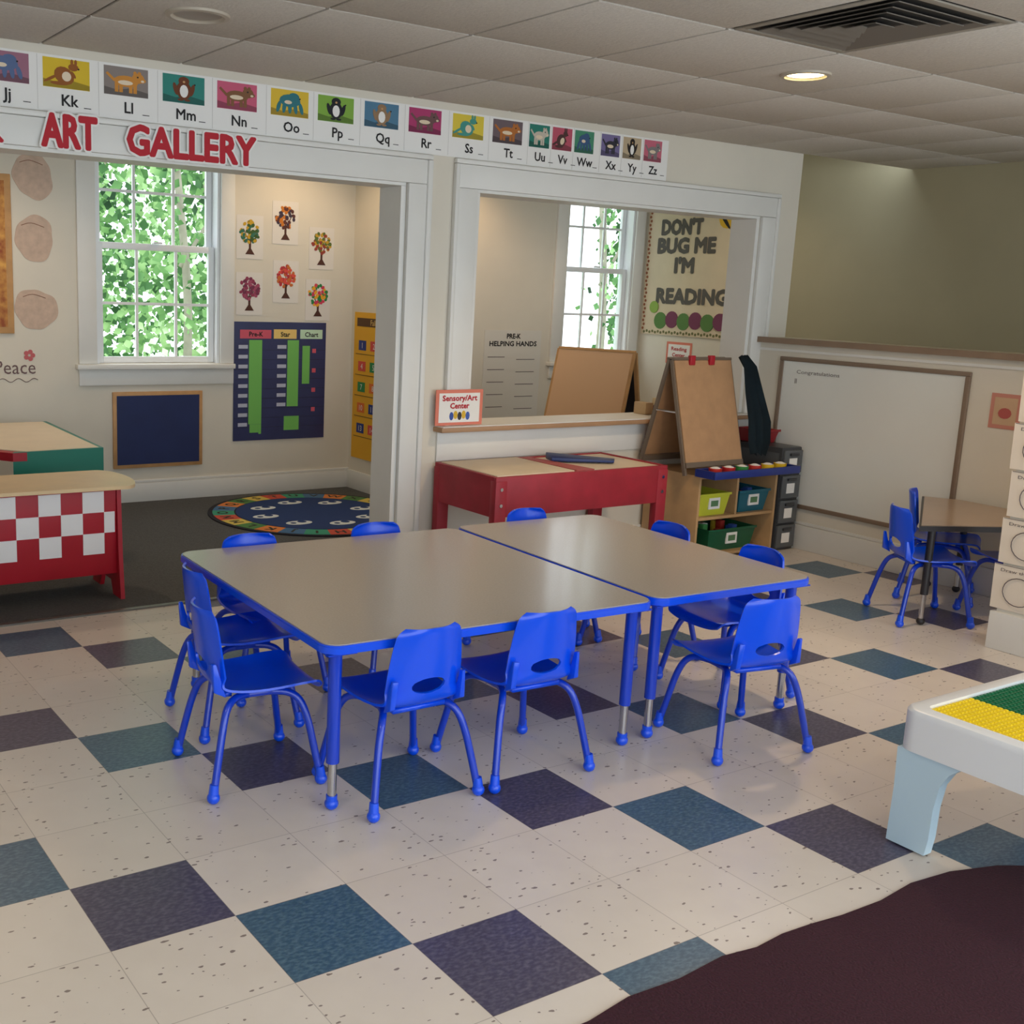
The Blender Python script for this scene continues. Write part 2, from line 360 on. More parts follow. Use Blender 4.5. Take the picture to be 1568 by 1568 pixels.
# ---------------------------------------------------------------- alphabet border
def critter(b,f,cx,cy,w,h,m,kind,d):
    E=lambda x,y,rx,ry,rot=0,mm=m,dd=0: b.fdisc(f,cx+x*w,cy+y*h,rx*w,ry*h,d,d+.0012+dd,mm,14,rot)
    if kind=='quad':
        E(0,.0,.28,.19); E(.27,.14,.14,.17,0,m,.0001); E(.36,.08,.09,.08,0,m,.0002); E(.2,.3,.04,.07,0,m,.00015); E(.30,.31,.04,.06,0,m,.00015)
        for x in(-.22,-.12,.10,.2): b.fbox(f,cx+(x-.04)*w,cy-.38*h,cx+(x+.04)*w,cy,d,d+.001,m)
        b.fpoly(f,[(cx-.26*w,cy+.05*h),(cx-.42*w,cy+.26*h),(cx-.46*w,cy+.2*h),(cx-.28*w,cy-.05*h)],d,d+.0011,m)
        E(-.02,-.05,.17,.08,0,cream_m,.0004); E(.37,.06,.04,.04,0,cream_m,.0005)
    elif kind=='bird':
        E(0,-.05,.18,.32); E(0,.27,.13,.15,0,m,.0001); E(-.2,-.02,.05,.22,.3,m,.0002); E(.2,-.02,.05,.22,-.3,m,.0002); E(0,-.08,.10,.22,0,white_m,.0006); E(-.08,-.38,.07,.04,0,m,.0003); E(.08,-.38,.07,.04,0,m,.0003); E(.0,.24,.03,.04,0,wood_m,.001)
    elif kind=='hop':
        E(-.05,-.08,.22,.28,-.4); E(.15,.22,.11,.12,0,m,.0001); E(.2,.38,.03,.1,0,m,.0002); E(.12,.38,.03,.1,0,m,.0002); E(-.15,-.34,.2,.06,0,m,.0003); E(-.33,-.2,.18,.05,.5,m,.0002); E(.15,-.02,.03,.13,.6,m,.0003); E(0,-.1,.1,.16,-.4,cream_m,.0005)
    else:
        E(0,.08,.28,.23); E(.1,.22,.15,.16,0,m,.0001)
        for x in(-.3,-.15,0,.15,.3): E(x,-.17,.05,.22,x,m,.0002+.00003*x)
        E(-.05,.02,.1,.07,0,cream_m,.0004)
    b.fdisc(f,cx+.26*w,cy+.18*h,.02*w,.03*h,d+.001,d+.003,black_m,8)
b=B(); b.fbox(PART,-1.4,2.13,4.13,2.348,0.001,.004,white_m)
cards=[('Hh',-.03,(150,180,90),(120,90,60),'quad'),('Ii',.22,(220,180,60),(90,120,70),'quad'),('Jj',.47,(160,110,130),(90,110,150),'blob'),('Kk',.715,(222,190,50),(150,90,40),'hop'),('Ll',.965,(140,130,125),(205,140,60),'quad'),('Mm',1.22,(50,135,125),(110,60,35),'bird'),('Nn',1.47,(205,95,125),(130,90,60),'quad'),('Oo',1.73,(225,190,60),(50,120,130),'blob'),('Pp',1.97,(130,175,70),(30,34,40),'bird'),('Qq',2.22,(80,125,155),(150,120,90),'bird'),('Rr',2.47,(175,60,110),(110,80,80),'quad'),('Ss',2.73,(222,200,70),(70,150,140),'hop'),('Tt',2.98,(110,95,100),(180,110,50),'quad'),('Uu',3.19,(40,125,110),(200,190,175),'quad'),('Vv',3.345,(190,85,105),(80,50,50),'hop'),('Ww',3.50,(70,140,110),(60,90,130),'blob'),('Xx',3.69,(120,110,155),(50,50,60),'quad'),('Yy',3.85,(190,170,140),(35,28,26),'bird'),('Zz',4.01,(200,105,125),(130,125,125),'quad')]
for k,(t,x,bg,fg,kind) in enumerate(cards):
    w=.19 if x<3.1 else .135
    cm=mat('card_bg_%s'%t,bg,.8); fm=mat('card_fig_%s'%t,fg,.8); gd=mat('card_ground_%s'%t,tuple(int(q*.72) for q in bg),.8)
    b.fbox(PART,x-w/2,2.225,x+w/2,2.338,.004,.0050,cm); b.fpoly(PART,[(x-w/2,2.226),(x+w/2,2.226),(x+w/2,2.245),(x+w*.1,2.258),(x-w*.2,2.246),(x-w/2,2.256)],.005,.0054,gd)
    critter(b,PART,x,2.283,w*1.0,.118,fm,kind,.0052)
    b.text(PART,t,x+.01,2.158,.043,black_m,d=.0055,bold=.0012)
    b.fbox(PART,x-.118 if x<3.1 else x-.075,2.135,x-.1165 if x<3.1 else x-.0735,2.345,.003,.0046,mat('card_line',(196,194,190),.8))
    b.fbox(PART,x+.07,2.155,x+.10,2.158,.003,.0052,black_m)
b.done('alphabet_border')
# art gallery letters
b=B(); redl=mat('red_letter',(186,30,46),.7)
for t,x0,x1,h in (('PRE-K',-.02,.44,.130),('ART',.605,.825,.125),('GALLERY',.955,1.54,.116)):
    y0=1.994
    b.text(PART,t,(x0+x1)/2,y0,h,white_m,d=.036,width=(x1-x0),bold=.015)
    b.text(PART,t,(x0+x1)/2,y0,h,redl,d=.0375,width=(x1-x0),bold=.0065)
b.done('art_gallery_sign')
# ---------------------------------------------------------------- chairs
def chair_mesh():
    b=B(); i=b.mi(blue_m)
    P=[(.178,.282,.130),(.172,.297,.144),(.155,.306,.153),(.10,.305,.157),(.03,.299,.154),(-.04,.297,.149),(-.10,.302,.142),(-.135,.315,.136),(-.152,.34,.132),(-.159,.375,.130),(-.165,.42,.127),(-.171,.47,.121),(-.177,.515,.113),(-.180,.535,.104),(-.181,.548,.084)]
    pr=[]
    for k in range(len(P)-1):
        p=[Vector(P[max(k-1,0)]),Vector(P[k]),Vector(P[k+1]),Vector(P[min(k+2,len(P)-1)])]
        for j in range(4):
            t=j/4; pr.append(.5*((2*p[1])+(-p[0]+p[2])*t+(2*p[0]-5*p[1]+4*p[2]-p[3])*t*t+(-p[0]+3*p[1]-3*p[2]+p[3])*t**3))
    pr.append(Vector(P[-1])); nc=24; G=[]
    for x,z,w in pr:
        bb=min(1,max(0,(z-.305)/.05)) if x<0 else 0; row=[]
        for k in range(nc+1):
            s=-1+2*k/nc; row.append(b.bm.verts.new((x+bb*.032*s*s, s*w, z+(1-bb)*.012*s**4 - (1-bb)*.004*(1-s*s))))
        G.append(row)
    hc,ha,hb=.372,.058,.024
    def inside(co): return co.x<-.1 and ((co.y/ha)**2+((co.z-hc)/hb)**2)<1
    for r in range(len(G)-1):
        for k in range(nc):
            q=[G[r][k],G[r][k+1],G[r+1][k+1],G[r+1][k]]
            c=sum((v.co for v in q),Vector())/4
            if inside(c): continue
            b.face(q,i)
    for row in G:
        for v in row:
            if not v.link_faces: b.bm.verts.remove(v)
    for v in b.bm.verts:
        if v.is_boundary and v.co.x<-.1:
            q=math.sqrt((v.co.y/ha)**2+((v.co.z-hc)/hb)**2)
            if 0.5<q<1.5: v.co.y/=q; v.co.z=hc+(v.co.z-hc)/q
    bmesh.ops.recalc_face_normals(b.bm,faces=b.bm.faces[:])
    bmesh.ops.solidify(b.bm,geom=b.bm.faces[:],thickness=.007)
    for s in (1,-1):
        b.tube([(-.03,s*.085,.283),(-.08,s*.105,.283),(-.115,s*.130,.262),(-.135,s*.150,.205),(-.155,s*.168,.11),(-.172,s*.183,.02)],.0115,bluedk_m,10,4)
        b.tube([(.03,s*.085,.283),(.08,s*.105,.281),(.112,s*.125,.260),(.132,s*.143,.205),(.150,s*.160,.11),(.166,s*.175,.02)],.0115,bluedk_m,10,4)
        b.tube([(-.05,s*.088,.284),(.05,s*.088,.284)],.0115,bluedk_m,8)
        for x,y in ((-.173,s*.184),(.167,s*.176)):
            b.ball((x,y,.0185),.0195,blue_m,.95); b.tube([(x*.995,y*.995,.03),(x*.98,y*.985,.058)],.0155,blue_m,10,r1=.0135)
        b.hexa([(-.155,s*.112,.315),(-.118,s*.112,.296),(-.118,s*.130,.296),(-.155,s*.130,.315),(-.166,s*.110,.40),(-.150,s*.110,.40),(-.147,s*.126,.40),(-.158,s*.126,.40)],blue_m,.003)
    for x in (-.03,.03): b.tube([(x,-.085,.283),(x,.085,.283)],.009,bluedk_m,8)
    for p in ((-.10,.30),(.08,.30)): b.box((p[0]-.012,-.09,.284),(p[0]+.012,.09,.298),blue_m)
    return b
c0=chair_mesh().done('blue_school_chair',recalc=False,angle=40); cm=c0.data; first=True
def chair(x,y,h):
    global first
    if first: o=c0; first=False
    else:
        o=bpy.data.objects.new('blue_school_chair',cm); COL.objects.link(o)
    o.location=(x,y,0 if y<2.25 else .004); o.rotation_euler=(0,0,math.radians(h))
for c in ((.69,.43,-6),(.835,.85,-4),(1.03,.12,90),(1.455,.10,88),(2.25,-.11,79),(1.07,1.09,-90),(1.62,1.08,-92),(2.41,1.08,-88),(2.64,.74,177),(2.63,.26,175),
          (4.31,.52,-32),(4.78,.73,-60),(4.70,.28,63),(4.33,3.78,-70)): chair(*c)
# ---------------------------------------------------------------- activity tables
top_m=mat('grey_nebula_laminate',(176,166,158),.27,var=.05,scale=160,coat=.25)
def leg(b,x,y,zt):
    b.tube([(x,y,zt),(x,y,.145)],.0195,bluedk_m,14); b.tube([(x,y,.15),(x,y,.03)],.0135,chrome_m,12)
    b.tube([(x,y,.045),(x,y,.025)],.017,blue_m,12); b.ball((x,y,.019),.021,blue_m,.9)
    b.box((x-.045,y-.045,zt-.004),(x+.045,y+.045,zt+.001),bluedk_m)
def acttable(cx,cy,w,l,rot,z=.512):
    b=B(); pts=rrect(-w/2,-l/2,w/2,l/2,.055); b.fpoly(GR,pts,z-.028,z-.003,blue_m)
    b.fpoly(GR,rrect(-w/2+.005,-l/2+.005,w/2-.005,l/2-.005,.05),z-.0029,z,top_m)
    b.fpoly(GR,rrect(-w/2-.002,-l/2-.002,w/2+.002,l/2+.002,.057),z-.022,z-.008,blue_m)
    for sx in(-1,1):
        for sy in(-1,1): leg(b,sx*(w/2-.055),sy*(l/2-.055),z-.03)
    b.done('activity_table',(cx,cy,0),math.radians(rot))
acttable(1.353,.60,1.205,1.21,-2.5); acttable(2.349,.575,.76,1.22,-2.5)
b=B(); dk=mat('dark_edge',(40,38,42),.4)
q=[(4.10,.44),(4.97,.0),(5.0,.78),(4.9,.94)]
b.fpoly(GR,q,.462,.486,dk); b.fpoly(GR,[(4.12,.443),(4.955,.02),(4.985,.77),(4.89,.92)],.4861,.489,mat('brown_laminate',(160,138,118),.3,var=.04,coat=.2))
for x,y in ((4.20,.435),(4.93,.06),(4.96,.72),(4.92,.86)):
    b.tube([(x,y,.461),(x,y,.15)],.018,dk,12); b.tube([(x,y,.155),(x,y,.03)],.012,chrome_m,10); b.ball((x,y,.019),.02,dk,.9)
b.done('small_work_table')
# ---------------------------------------------------------------- brick table
b=B(); wp=mat('white_plastic_table',(236,237,239),.35); lb=mat('shade_tinted_plastic',(192,216,230),.4)  # legs: shade on white plastic painted in as a pale-blue tint
x0,x1,y0,y1=2.06,2.92,-1.52,-.83; zt=.398
b.fpoly(GR,rrect(x0,y0,x1,y1,.05),zt-.12,zt-.021,wp)
o_,i_=rrect(x0,y0,x1,y1,.05),rrect(x0+.045,y0+.045,x1-.045,y1-.045,.03)
k=b.mi(wp); n=len(o_)
A=[b.bm.verts.new((x,y,zt-.0209)) for x,y in o_]; Bm=[b.bm.verts.new((x,y,zt-.010)) for x,y in o_]
def ins(x,y,a): 
    cx,cy=(x0+x1)/2,(y0+y1)/2
    return (cx+(x-cx)*(1-a/((x1-x0)/2)),cy+(y-cy)*(1-a/((y1-y0)/2)))
Bq=[b.bm.verts.new((*ins(x,y,.004),zt-.003)) for x,y in o_]; Br=[b.bm.verts.new((*ins(x,y,.011),zt)) for x,y in o_]
C=[b.bm.verts.new((x,y,zt)) for x,y in i_]; D=[b.bm.verts.new((x,y,zt-.0205)) for x,y in i_]
for q in range(n):
    r=(q+1)%n
    for U,V in ((A,Bm),(Bm,Bq),(Bq,Br),(Br,C),(C,D)): b.face([U[q],U[r],V[r],V[q]],k)
pl=[mat('yellow_plate',(246,218,40),.4),mat('green_plate',(16,112,72),.4)]
for m,xa,xb in ((pl[0],x0+.047,x0+.262),(pl[1],x0+.264,x1-.047)):
    b.box((xa,y0+.047,zt-.02),(xb,y1-.047,zt-.010),m)
    s=.0165; nx=int((xb-xa)/s); ny=int((y1-y0-.094)/s)
    for a in range(nx):
        for c in range(ny):
            x=xa+s*(a+.5); y=y1-.047-s*(c+.5)
            b.hexa([(x-.005,y-.005,zt-.011),(x+.005,y-.005,zt-.011),(x+.005,y+.005,zt-.011),(x-.005,y+.005,zt-.011),(x-.0045,y-.0045,zt-.0065),(x+.0045,y-.0045,zt-.0065),(x+.0045,y+.0045,zt-.0065),(x-.0045,y+.0045,zt-.0065)],m)
hl=zt-.1205
for sx,xx in ((1,x0+.006),(-1,x1-.006)):
    for sy,yy in ((-1,y1-.004),(1,y0+.004)):
        F=Fr((xx,yy,0),(0,sy,0),Z,(-sx,0,0))
        b.fpoly(F,[(.0,hl),(.004,.16),(.0,.0),(.115,.0),(.122,.05),(.124,.14),(.134,.21),(.155,.25),(.185,hl)],-.035,0.0,lb)
        F2=Fr((xx+sx*.0355,yy,0),(sx,0,0),Z,(0,-sy,0)); b.fpoly(F2,[(.0,hl),(.0,.0),(.05,.0),(.06,.18),(.10,.25),(.13,hl)],-.03,-.0045,lb)
b.fdisc(Fr((x0,0,0),(0,-1,0),Z,(-1,0,0)),1.22,.335,.016,.016,0.0002,.002,mat('emblem_grey',(208,208,212),.4))
b.done('brick_building_table',(0,0,.0065))
# maroon rug
b=B(); pts=[(-1.6,-3.3),(2.55,-3.3)]
pts+= [(2.62,-1.75),(2.58,-1.50),(2.48,-1.30),(2.34,-1.16),(2.20,-1.08),(2.05,-1.035),(1.9,-1.02),(1.75,-1.035),(1.6,-1.03),(1.5,-1.018),(1.4,-1.012),(1.3,-1.02),(1.2,-1.005),(1.05,-1.018),(.9,-1.01),(.77,-1.03),(.5,-1.03),(.1,-1.03),(-1.2,-1.05),(-1.6,-1.3)]
b.fpoly(GR,pts,.0002,.006,mat('maroon_rug_pile',(54,12,28),.95,var=.25,scale=150,bump=.5)); b.done('maroon_rug')
# ---------------------------------------------------------------- sensory table
b=B(); rd=mat('stained_red_wood',(160,36,52),.5,var=.15,scale=9)
X0,X1,Y0,Y1,zt=2.60,3.76,1.70,2.22,.60
b.box((X0,Y0,zt-.2),(X1,Y0+.022,zt),rd,.003)
b.box((X0,Y1-.022,zt-.2),(X1,Y1,zt),rd,.003); b.box((X0,Y0+.0225,zt-.2),(X0+.022,Y1-.0225,zt),rd); b.box((X1-.022,Y0+.0225,zt-.2),(X1,Y1-.0225,zt),rd)
for x in (X0-.002,X1-.068):
    for y in (Y0-.003,Y1-.042): b.box((x,y,0),(x+.07,y+.045,zt-.02),rd,.003)
b.box((X0+.0225,Y0+.0225,zt-.03),(X1-.0225,Y1-.0225,zt-.006),cream_m)
b.box((X0+.023,Y0+.023,zt-.0055),(X0+.52,Y1-.023,zt+.005),mat('lid_beige',(222,204,176),.5,var=.04),.003)
b.hexa([(X0+.54,Y0+.03,zt-.0055),(X0+.66,Y0+.03,zt-.0055),(X0+.60,Y1-.03,zt-.0055),(X0+.53,Y1-.03,zt-.0055),(X0+.54,Y0+.03,zt+.004),(X0+.66,Y0+.03,zt+.004),(X0+.60,Y1-.03,zt+.004),(X0+.53,Y1-.03,zt+.004)],mat('pink_red_board',(176,84,84),.6))
for x in (X0+.033,X1-.033):
    for z in (zt-.06,zt-.14): b.fdisc(Fr((0,Y0-.003,0),(1,0,0),Z,(0,-1,0)),x,z,.009,.009,0.0002,.004,chrome_m,10)
b.done('sensory_table')
b=B(); nv=mat('navy_binder',(34,52,110),.4)
b.hexa([(3.22,2.02,.601),(3.52,1.86,.601),(3.58,1.92,.601),(3.26,2.12,.601),(3.22,2.02,.622),(3.52,1.86,.614),(3.58,1.92,.614),(3.26,2.12,.637)],nv,.004); b.done('navy_binder')
# ---------------------------------------------------------------- play counter
b=B(); xa,xb,ya,yb,zt=-.35,1.0,2.47,2.78,.55
ends=[(xb+.09*math.cos(math.radians(t)) , (ya+yb)/2-.01+ .235*math.sin(math.radians(t))) for t in range(-90,91,12)]
b.fpoly(GR,[(xa,ya-.07)]+[(x,y) for x,y in ends]+[(xa,yb+.06)],zt-.016,zt,mat('maple_top',(228,200,156),.35,var=.05))
FF=Fr((0,ya,0),(1,0,0),Z,(0,-1,0))
b.box((xa,ya,.12),(xb-.021,ya+.018,zt-.0165),red_m,.002); b.box((xa,yb-.018,.12),(xb-.021,yb,zt-.0165),red_m)
cw=.1; wq=mat('white_check',(238,237,238),.5)
for r in range(3):
    for k in range(-3,10):
        if (r+k)%2==0:
            a=max(xa,k*cw+.02); c=min(xb-.03,(k+1)*cw+.02)
            if c>a: b.fbox(FF,a,.515-(r+1)*.098,c,.515-r*.098,0.0002,.003,wq)
for xx in (xa,xb-.02):
    f=Fr((xx+.02,0,0),(0,1,0),Z,(1,0,0))
    b.fpoly(f,[(ya-.005,.533),(ya-.025,.2),(ya-.05,.004),(ya+.06,.004),(ya+.09,.07),(yb-.09,.07),(yb-.06,.004),(yb+.05,.004),(yb+.025,.2),(yb+.005,.533)],-.02,.0,red_m)
b.box((xa+.02,ya+.02,.2),(xb-.022,yb-.02,.215),red_m)
b.done('checkered_play_counter')
b=B(); gm=mat('green_teal_edge',(10,120,100),.4)
q=[(.77,3.226),(1.16,3.262),(1.188,4.4),(.2,4.4),(.2,3.9)]
b.fpoly(GR,q,.585,.601,cream_m); b.fpoly(GR,[(.70,3.20),(1.18,3.245),(1.215,4.42),(1.19,4.42),(1.16,3.27),(.71,3.225)],.47,.60,gm)
b.fpoly(GR,[(.70,3.20),(.77,3.20),(.2,3.93),(.2,3.88)],.555,.598,red_m)
for x,y in ((.82,3.35),(1.13,3.36),(1.15,4.3),(.3,4.3)): b.box((x-.02,y-.02,.004),(x+.02,y+.02,.584),wood_m,.003)
b.box((.3,3.7,.2),(1.10,4.3,.215),cream_m)
for k in range(3): b.tube([(.45+.22*k,3.85,.2155),(.45+.22*k,3.85,.36)],.08,mat('grey_pot',(120,120,124),.35,metal=.7),18,r1=.09)
b.done('play_kitchen_table')
# ---------------------------------------------------------------- far wall items
b=B(); b.fbox(FAR,1.72,.235,2.35,.745,0.001,.018,wood_m,.003); b.fbox(FAR,1.745,.26,2.325,.72,.0182,.021,mat('navy_chalk',(26,42,92),.6,var=.08)); b.done('chalkboard_navy')
b=B(); nb=mat('navy_vinyl',(38,48,98),.4,coat=.3,var=.1); b.fbox(FAR,2.585,.385,3.31,1.215,.002,.008,nb)
g2=mat('green_cards',(120,195,95),.6); pk=mat('pink_card',(214,90,110),.6); yl=mat('yellow_card',(240,205,120),.6); lg=mat('label_card',(190,195,215),.6)
b.fbox(FAR,2.63,1.10,2.87,1.16,.0082,.010,pk); b.fbox(FAR,2.89,1.10,3.07,1.165,.0082,.010,yl); b.fbox(FAR,3.10,1.10,3.28,1.165,.0082,.010,mat('mint_card',(200,230,200),.6))
b.text(FAR,'Pre-K',2.75,1.115,.032,black_m,d=.011,bold=.001); b.text(FAR,'Star',2.98,1.115,.032,black_m,d=.011,bold=.001); b.text(FAR,'Chart',3.19,1.115,.032,black_m,d=.011,bold=.001)
b.fbox(FAR,2.70,.50,2.80,1.09,.0082,.010,g2); b.fbox(FAR,2.78,.43,2.80,.499,.0082,.010,g2); b.fbox(FAR,3.00,.62,3.09,1.09,.0082,.010,g2); b.fbox(FAR,2.98,.45,3.10,.55,.0082,.010,g2); b.fbox(FAR,3.12,.78,3.18,1.05,.0082,.010,g2); b.fbox(FAR,2.71,.44,2.779,.499,.0082,.010,g2)
for r in range(9):
    b.fbox(FAR,2.62,1.03-.068*r,2.69,1.055-.068*r,.0082,.010,lg)
    if r<7: b.fbox(FAR,2.92,1.03-.068*r,2.99,1.055-.068*r,.0082,.0103,lg)
    b.fbox(FAR,2.586,1.02-.068*r,3.305,1.022-.068*r,.0082,.009,mat('seam_dark',(14,16,34),.4))
for k in range(4): b.fbox(FAR,3.20,1.0-.14*k,3.23,1.03-.14*k,.0082,.010,pk)
b.done('pocket_chart')
cols=[((50,110,90),(200,160,40),(60,90,40)),((90,50,45),(200,120,40),(60,50,70)),((200,160,50),(150,60,50),(90,110,50)),((180,50,60),(200,110,50),(220,80,70)),((150,60,90),(170,80,110),(120,50,80)),((40,130,70),(210,60,90),(235,170,40))]
for k,(x,z) in enumerate(((2.70,1.79),(2.97,1.90),(3.26,1.74),(2.98,1.50),(2.70,1.41),(3.24,1.38))):
    b=B(); b.fbox(FAR,x-.10,z-.15,x+.10,z+.14,.001,.003,mat('offwhite_sheet',(228,224,218),.85))
    tr=mat('tree_trunk_brown',(80,45,35),.8)
    b.fpoly(FAR,[(x-.035,z-.12),(x-.008,z-.08),(x-.008,z-.02),(x+.008,z-.02),(x+.008,z-.08),(x+.035,z-.12)],.0032,.0042,tr)
    for j,a in enumerate((-.05,0,.05)): b.fpoly(FAR,[(x-.004,z-.05),(x+.004,z-.05),(x+a+.003,z+.05),(x+a-.003,z+.05)],.0032,.0043+.0001*j,tr)
    rr=random.Random(k)
    for q in range(60):
        t=rr.uniform(0,6.28); r=math.sqrt(rr.random())*.072
        b.fdisc(FAR,x+r*math.cos(t),z+.03+r*math.sin(t),.014,.011,.0032,.0046+.00002*q,mat('tree_%d_%d'%(k,q%3),cols[k][q%3],.8),8,rr.uniform(0,3))
    b.done('tree_painting')
for k,z in enumerate((2.07,1.70,1.27)):
    b=B(); rr=random.Random(k+5); pts=[]; ph=[rr.uniform(0,6) for _ in range(3)]
    for q in range(48):
        t=2*math.pi*q/48; r=.125+.010*math.sin(2*t+ph[0])+.006*math.sin(3*t+ph[1])+.003*math.sin(7*t+ph[2]); pts.append((1.24+r*math.cos(t),z+r*1.05*math.sin(t)))
    b.fpoly(FAR,pts,.001,.004,mat('craft_paper_brown',(202,178,160),.85,var=.1,scale=25))
    b.tube([FAR.p(1.16,z+.075,.005),FAR.p(1.22,z+.092,.005),FAR.p(1.30,z+.07,.005)],.002,mat('craft_stem',(140,100,80),.8),5,4)
    b.done('paper_pumpkin')
b=B(); b.fbox(FAR,.45,1.12,1.10,2.07,0.001,.02,wood_m,.004); b.fbox(FAR,.49,1.16,1.06,2.03,.0202,.022,mat('autumn_print',(224,170,90),.8,var=.5,scale=18,c2=(150,80,50))); b.fbox(FAR,.56,1.24,.98,1.95,.0222,.023,mat('print_center',(222,210,190),.8)); b.done('framed_poster')
b=B(); pg=mat('decal_ink',(112,88,88),.7); b.text(FAR,'Peace',1.10,.87,.085,pg,d=.003,width=.25)
for k in range(5):
    t=k*1.2566; b.fdisc(FAR,1.19+.022*math.cos(t),.985+.022*math.sin(t),.015,.015,.002,.004+.0001*k,mat('flower_pink',(196,100,104),.7),10)
pts=[FAR.p(1.0+.02*k,.83+.012*math.sin(k*1.3),.003) for k in range(13)]; b.tube(pts,.002,pg,5,2)
b.done('wall_decal')
DV=Fr((3.53,0,0),(0,-1,0),Z,(-1,0,0))
b=B(); b.fbox(DV,-4.63,.24,-4.10,1.30,.001,.006,mat('yellow_chart',(236,178,42),.6)); b.fbox(DV,-4.59,1.20,-4.14,1.26,.0062,.008,mat('chart_brown',(90,60,30),.6)); b.text(DV,'Fall',-4.37,1.21,.04,yl,d=.009)
cc=[(40,60,140),(220,80,70),(40,140,80),(235,120,50)]
for r in range(5):
    for c in range(3):
        b.fbox(DV,-4.56+.16*c,1.03-.15*r,-4.46+.16*c,1.10-.15*r,.0062,.008,mat('num_%d'%((r+c)%4),cc[(r+c)%4],.6)); b.text(DV,str(r*3+c+1),-4.51+.16*c,1.045-.15*r,.04,white_m,d=.009)
    b.fbox(DV,-4.60,1.0-.15*r,-4.13,1.004-.15*r,.0062,.008,mat('chart_brown',(90,60,30),.6))
b.done('number_chart')
b=B(); b.fbox(FAR,4.75,.30,5.33,1.18,.001,.004,mat('poster_grey_white',(222,219,211),.8)); b.text(FAR,'PRE-K',5.04,1.115,.038,black_m,d=.005,bold=.002); b.text(FAR,'HELPING HANDS',5.04,1.055,.038,black_m,d=.005,width=.48,bold=.002)
for r in range(6):
    b.fbox(FAR,4.79,.965-.1*r,4.96,.97-.1*r,.0042,.005,gy); b.fbox(FAR,5.08,.945-.1*r,5.27,.95-.1*r,.0042,.005,gy)
b.done('helping_hands_poster')
b=B(); b.fbox(RW,-4.64,1.17,-3.45,2.33,.001,.012,mat('bulletin_paper',(216,200,174),.85,var=.03)); lk=mat('letter_grey',(92,88,84),.8)
for t,z,w,xx in (("DON'T",2.00,.44,-4.26),('BUG ME',1.85,.62,-4.20),("I'M",1.69,.20,-4.20),('READING',1.44,.76,-4.10)):
    b.text(RW,t,xx,z,.115,lk,d=.015,width=w,bold=.010)
for k in range(36):
    x=-4.60+1.13*k/35; b.fdisc(RW,x,1.19+.008*(k%2),.012,.012,.0122,.014,mat('border_leaf',(110,110,70),.8),8)
for k in range(34):
    b.fdisc(RW,-4.62+.01*(k%2),1.22+1.09*k/33,.012,.012,.0122,.014,mat('border_leaf2',(150,90,60),.8),8)
for k in range(6): b.fdisc(RW,-4.42+.13*k,1.29+.012*(k%2),.07,.07,.0122,.016+.001*k,mat('cat_%d'%(k%2),((90,130,70),(120,60,90))[k%2],.8),18)
b.fdisc(RW,-4.50,1.40,.05,.05,.0122,.02,mat('cat_head',(140,170,80),.8),16)
b.fdisc(RW,-4.42,2.25,.10,.085,.0122,.017,mat('ladybug_red',(150,50,45),.8),18); b.fdisc(RW,-4.32,2.24,.04,.05,.0122,.018,black_m,12)
for p in ((-.03,.02),(.02,-.03),(-.05,-.03)): b.fdisc(RW,-4.42+p[0],2.25+p[1],.016,.016,.0172,.019,black_m,8)
b.fdisc(RW,-3.72,2.17,.17,.11,.0122,.016,mat('bee_yellow',(222,180,50),.8),20,.7)
for k in range(4): b.fdisc(RW,-3.81+.06*k,2.10+.048*k,.015,.095,.0162,.019,black_m,12,.7)
b.done('reading_bulletin_board')
b=B(); b.fbox(RW,-4.33,.94,-4.05,1.12,.001,.004,mat('pink_border',(222,130,110),.8)); b.fbox(RW,-4.31,.96,-4.07,1.10,.0042,.005,white_m); b.text(RW,'Reading',-4.19,1.05,.03,redl,d=.006,width=.17,bold=.001); b.text(RW,'Center',-4.19,1.0,.03,redl,d=.006,width=.14,bold=.001); b.done('reading_center_sign')
b=B(); b.fbox(PART,2.585,.79,2.885,.975,.032,.036,mat('pink_border',(222,130,110),.8)); b.fbox(PART,2.605,.805,2.865,.957,.0362,.037,white_m)
b.text(PART,'Sensory/Art',2.735,.918,.028,redl,d=.038,width=.22,bold=.0015); b.text(PART,'Center',2.735,.878,.028,redl,d=.038,width=.12,bold=.0015)
for k,c in enumerate(((60,90,170),(220,180,60),(60,60,70),(220,180,60),(70,100,180))): b.fdisc(PART,2.685+.026*k,.838+.006*(k%2),.013,.022,.0372,.0385+.0001*k,mat('kid_%d'%k,c,.8),10)
b.done('art_center_sign')
b=B(); fm=mat('board_frame_taupe',(128,110,94),.5); wbm=mat('whiteboard_surface',(226,229,225),.25,var=.02,scale=2)
b.fbox(HW,-2.04,.265,-.85,1.14,0.001,.012,wbm)
b.fbox(HW,-2.055,1.131,-.84,1.155,.0011,.022,fm,.003); b.fbox(HW,-2.055,.25,-.84,.275,.0011,.022,fm,.003); b.fbox(HW,-2.055,.2755,-2.03,1.1305,.0011,.0215,fm,.003); b.fbox(HW,-.865,.2755,-.84,1.1305,.0011,.0215,fm,.003)
b.text(HW,'Congratulations',-1.78,1.06,.022,gy,d=.013,width=.30); b.text(HW,'ll',-1.93,1.0,.03,gy,d=.013)
b.done('whiteboard')
b=B(); b.fbox(HW,-.72,.88,-.56,1.06,.001,.003,mat('pink_border2',(205,140,125),.8)); b.fbox(HW,-.70,.90,-.58,1.04,.0032,.004,tanp_m); b.fdisc(HW,-.64,.96,.035,.028,.0042,.005,mat('poster_rose',(180,90,85),.8),12); b.done('pink_wall_poster')
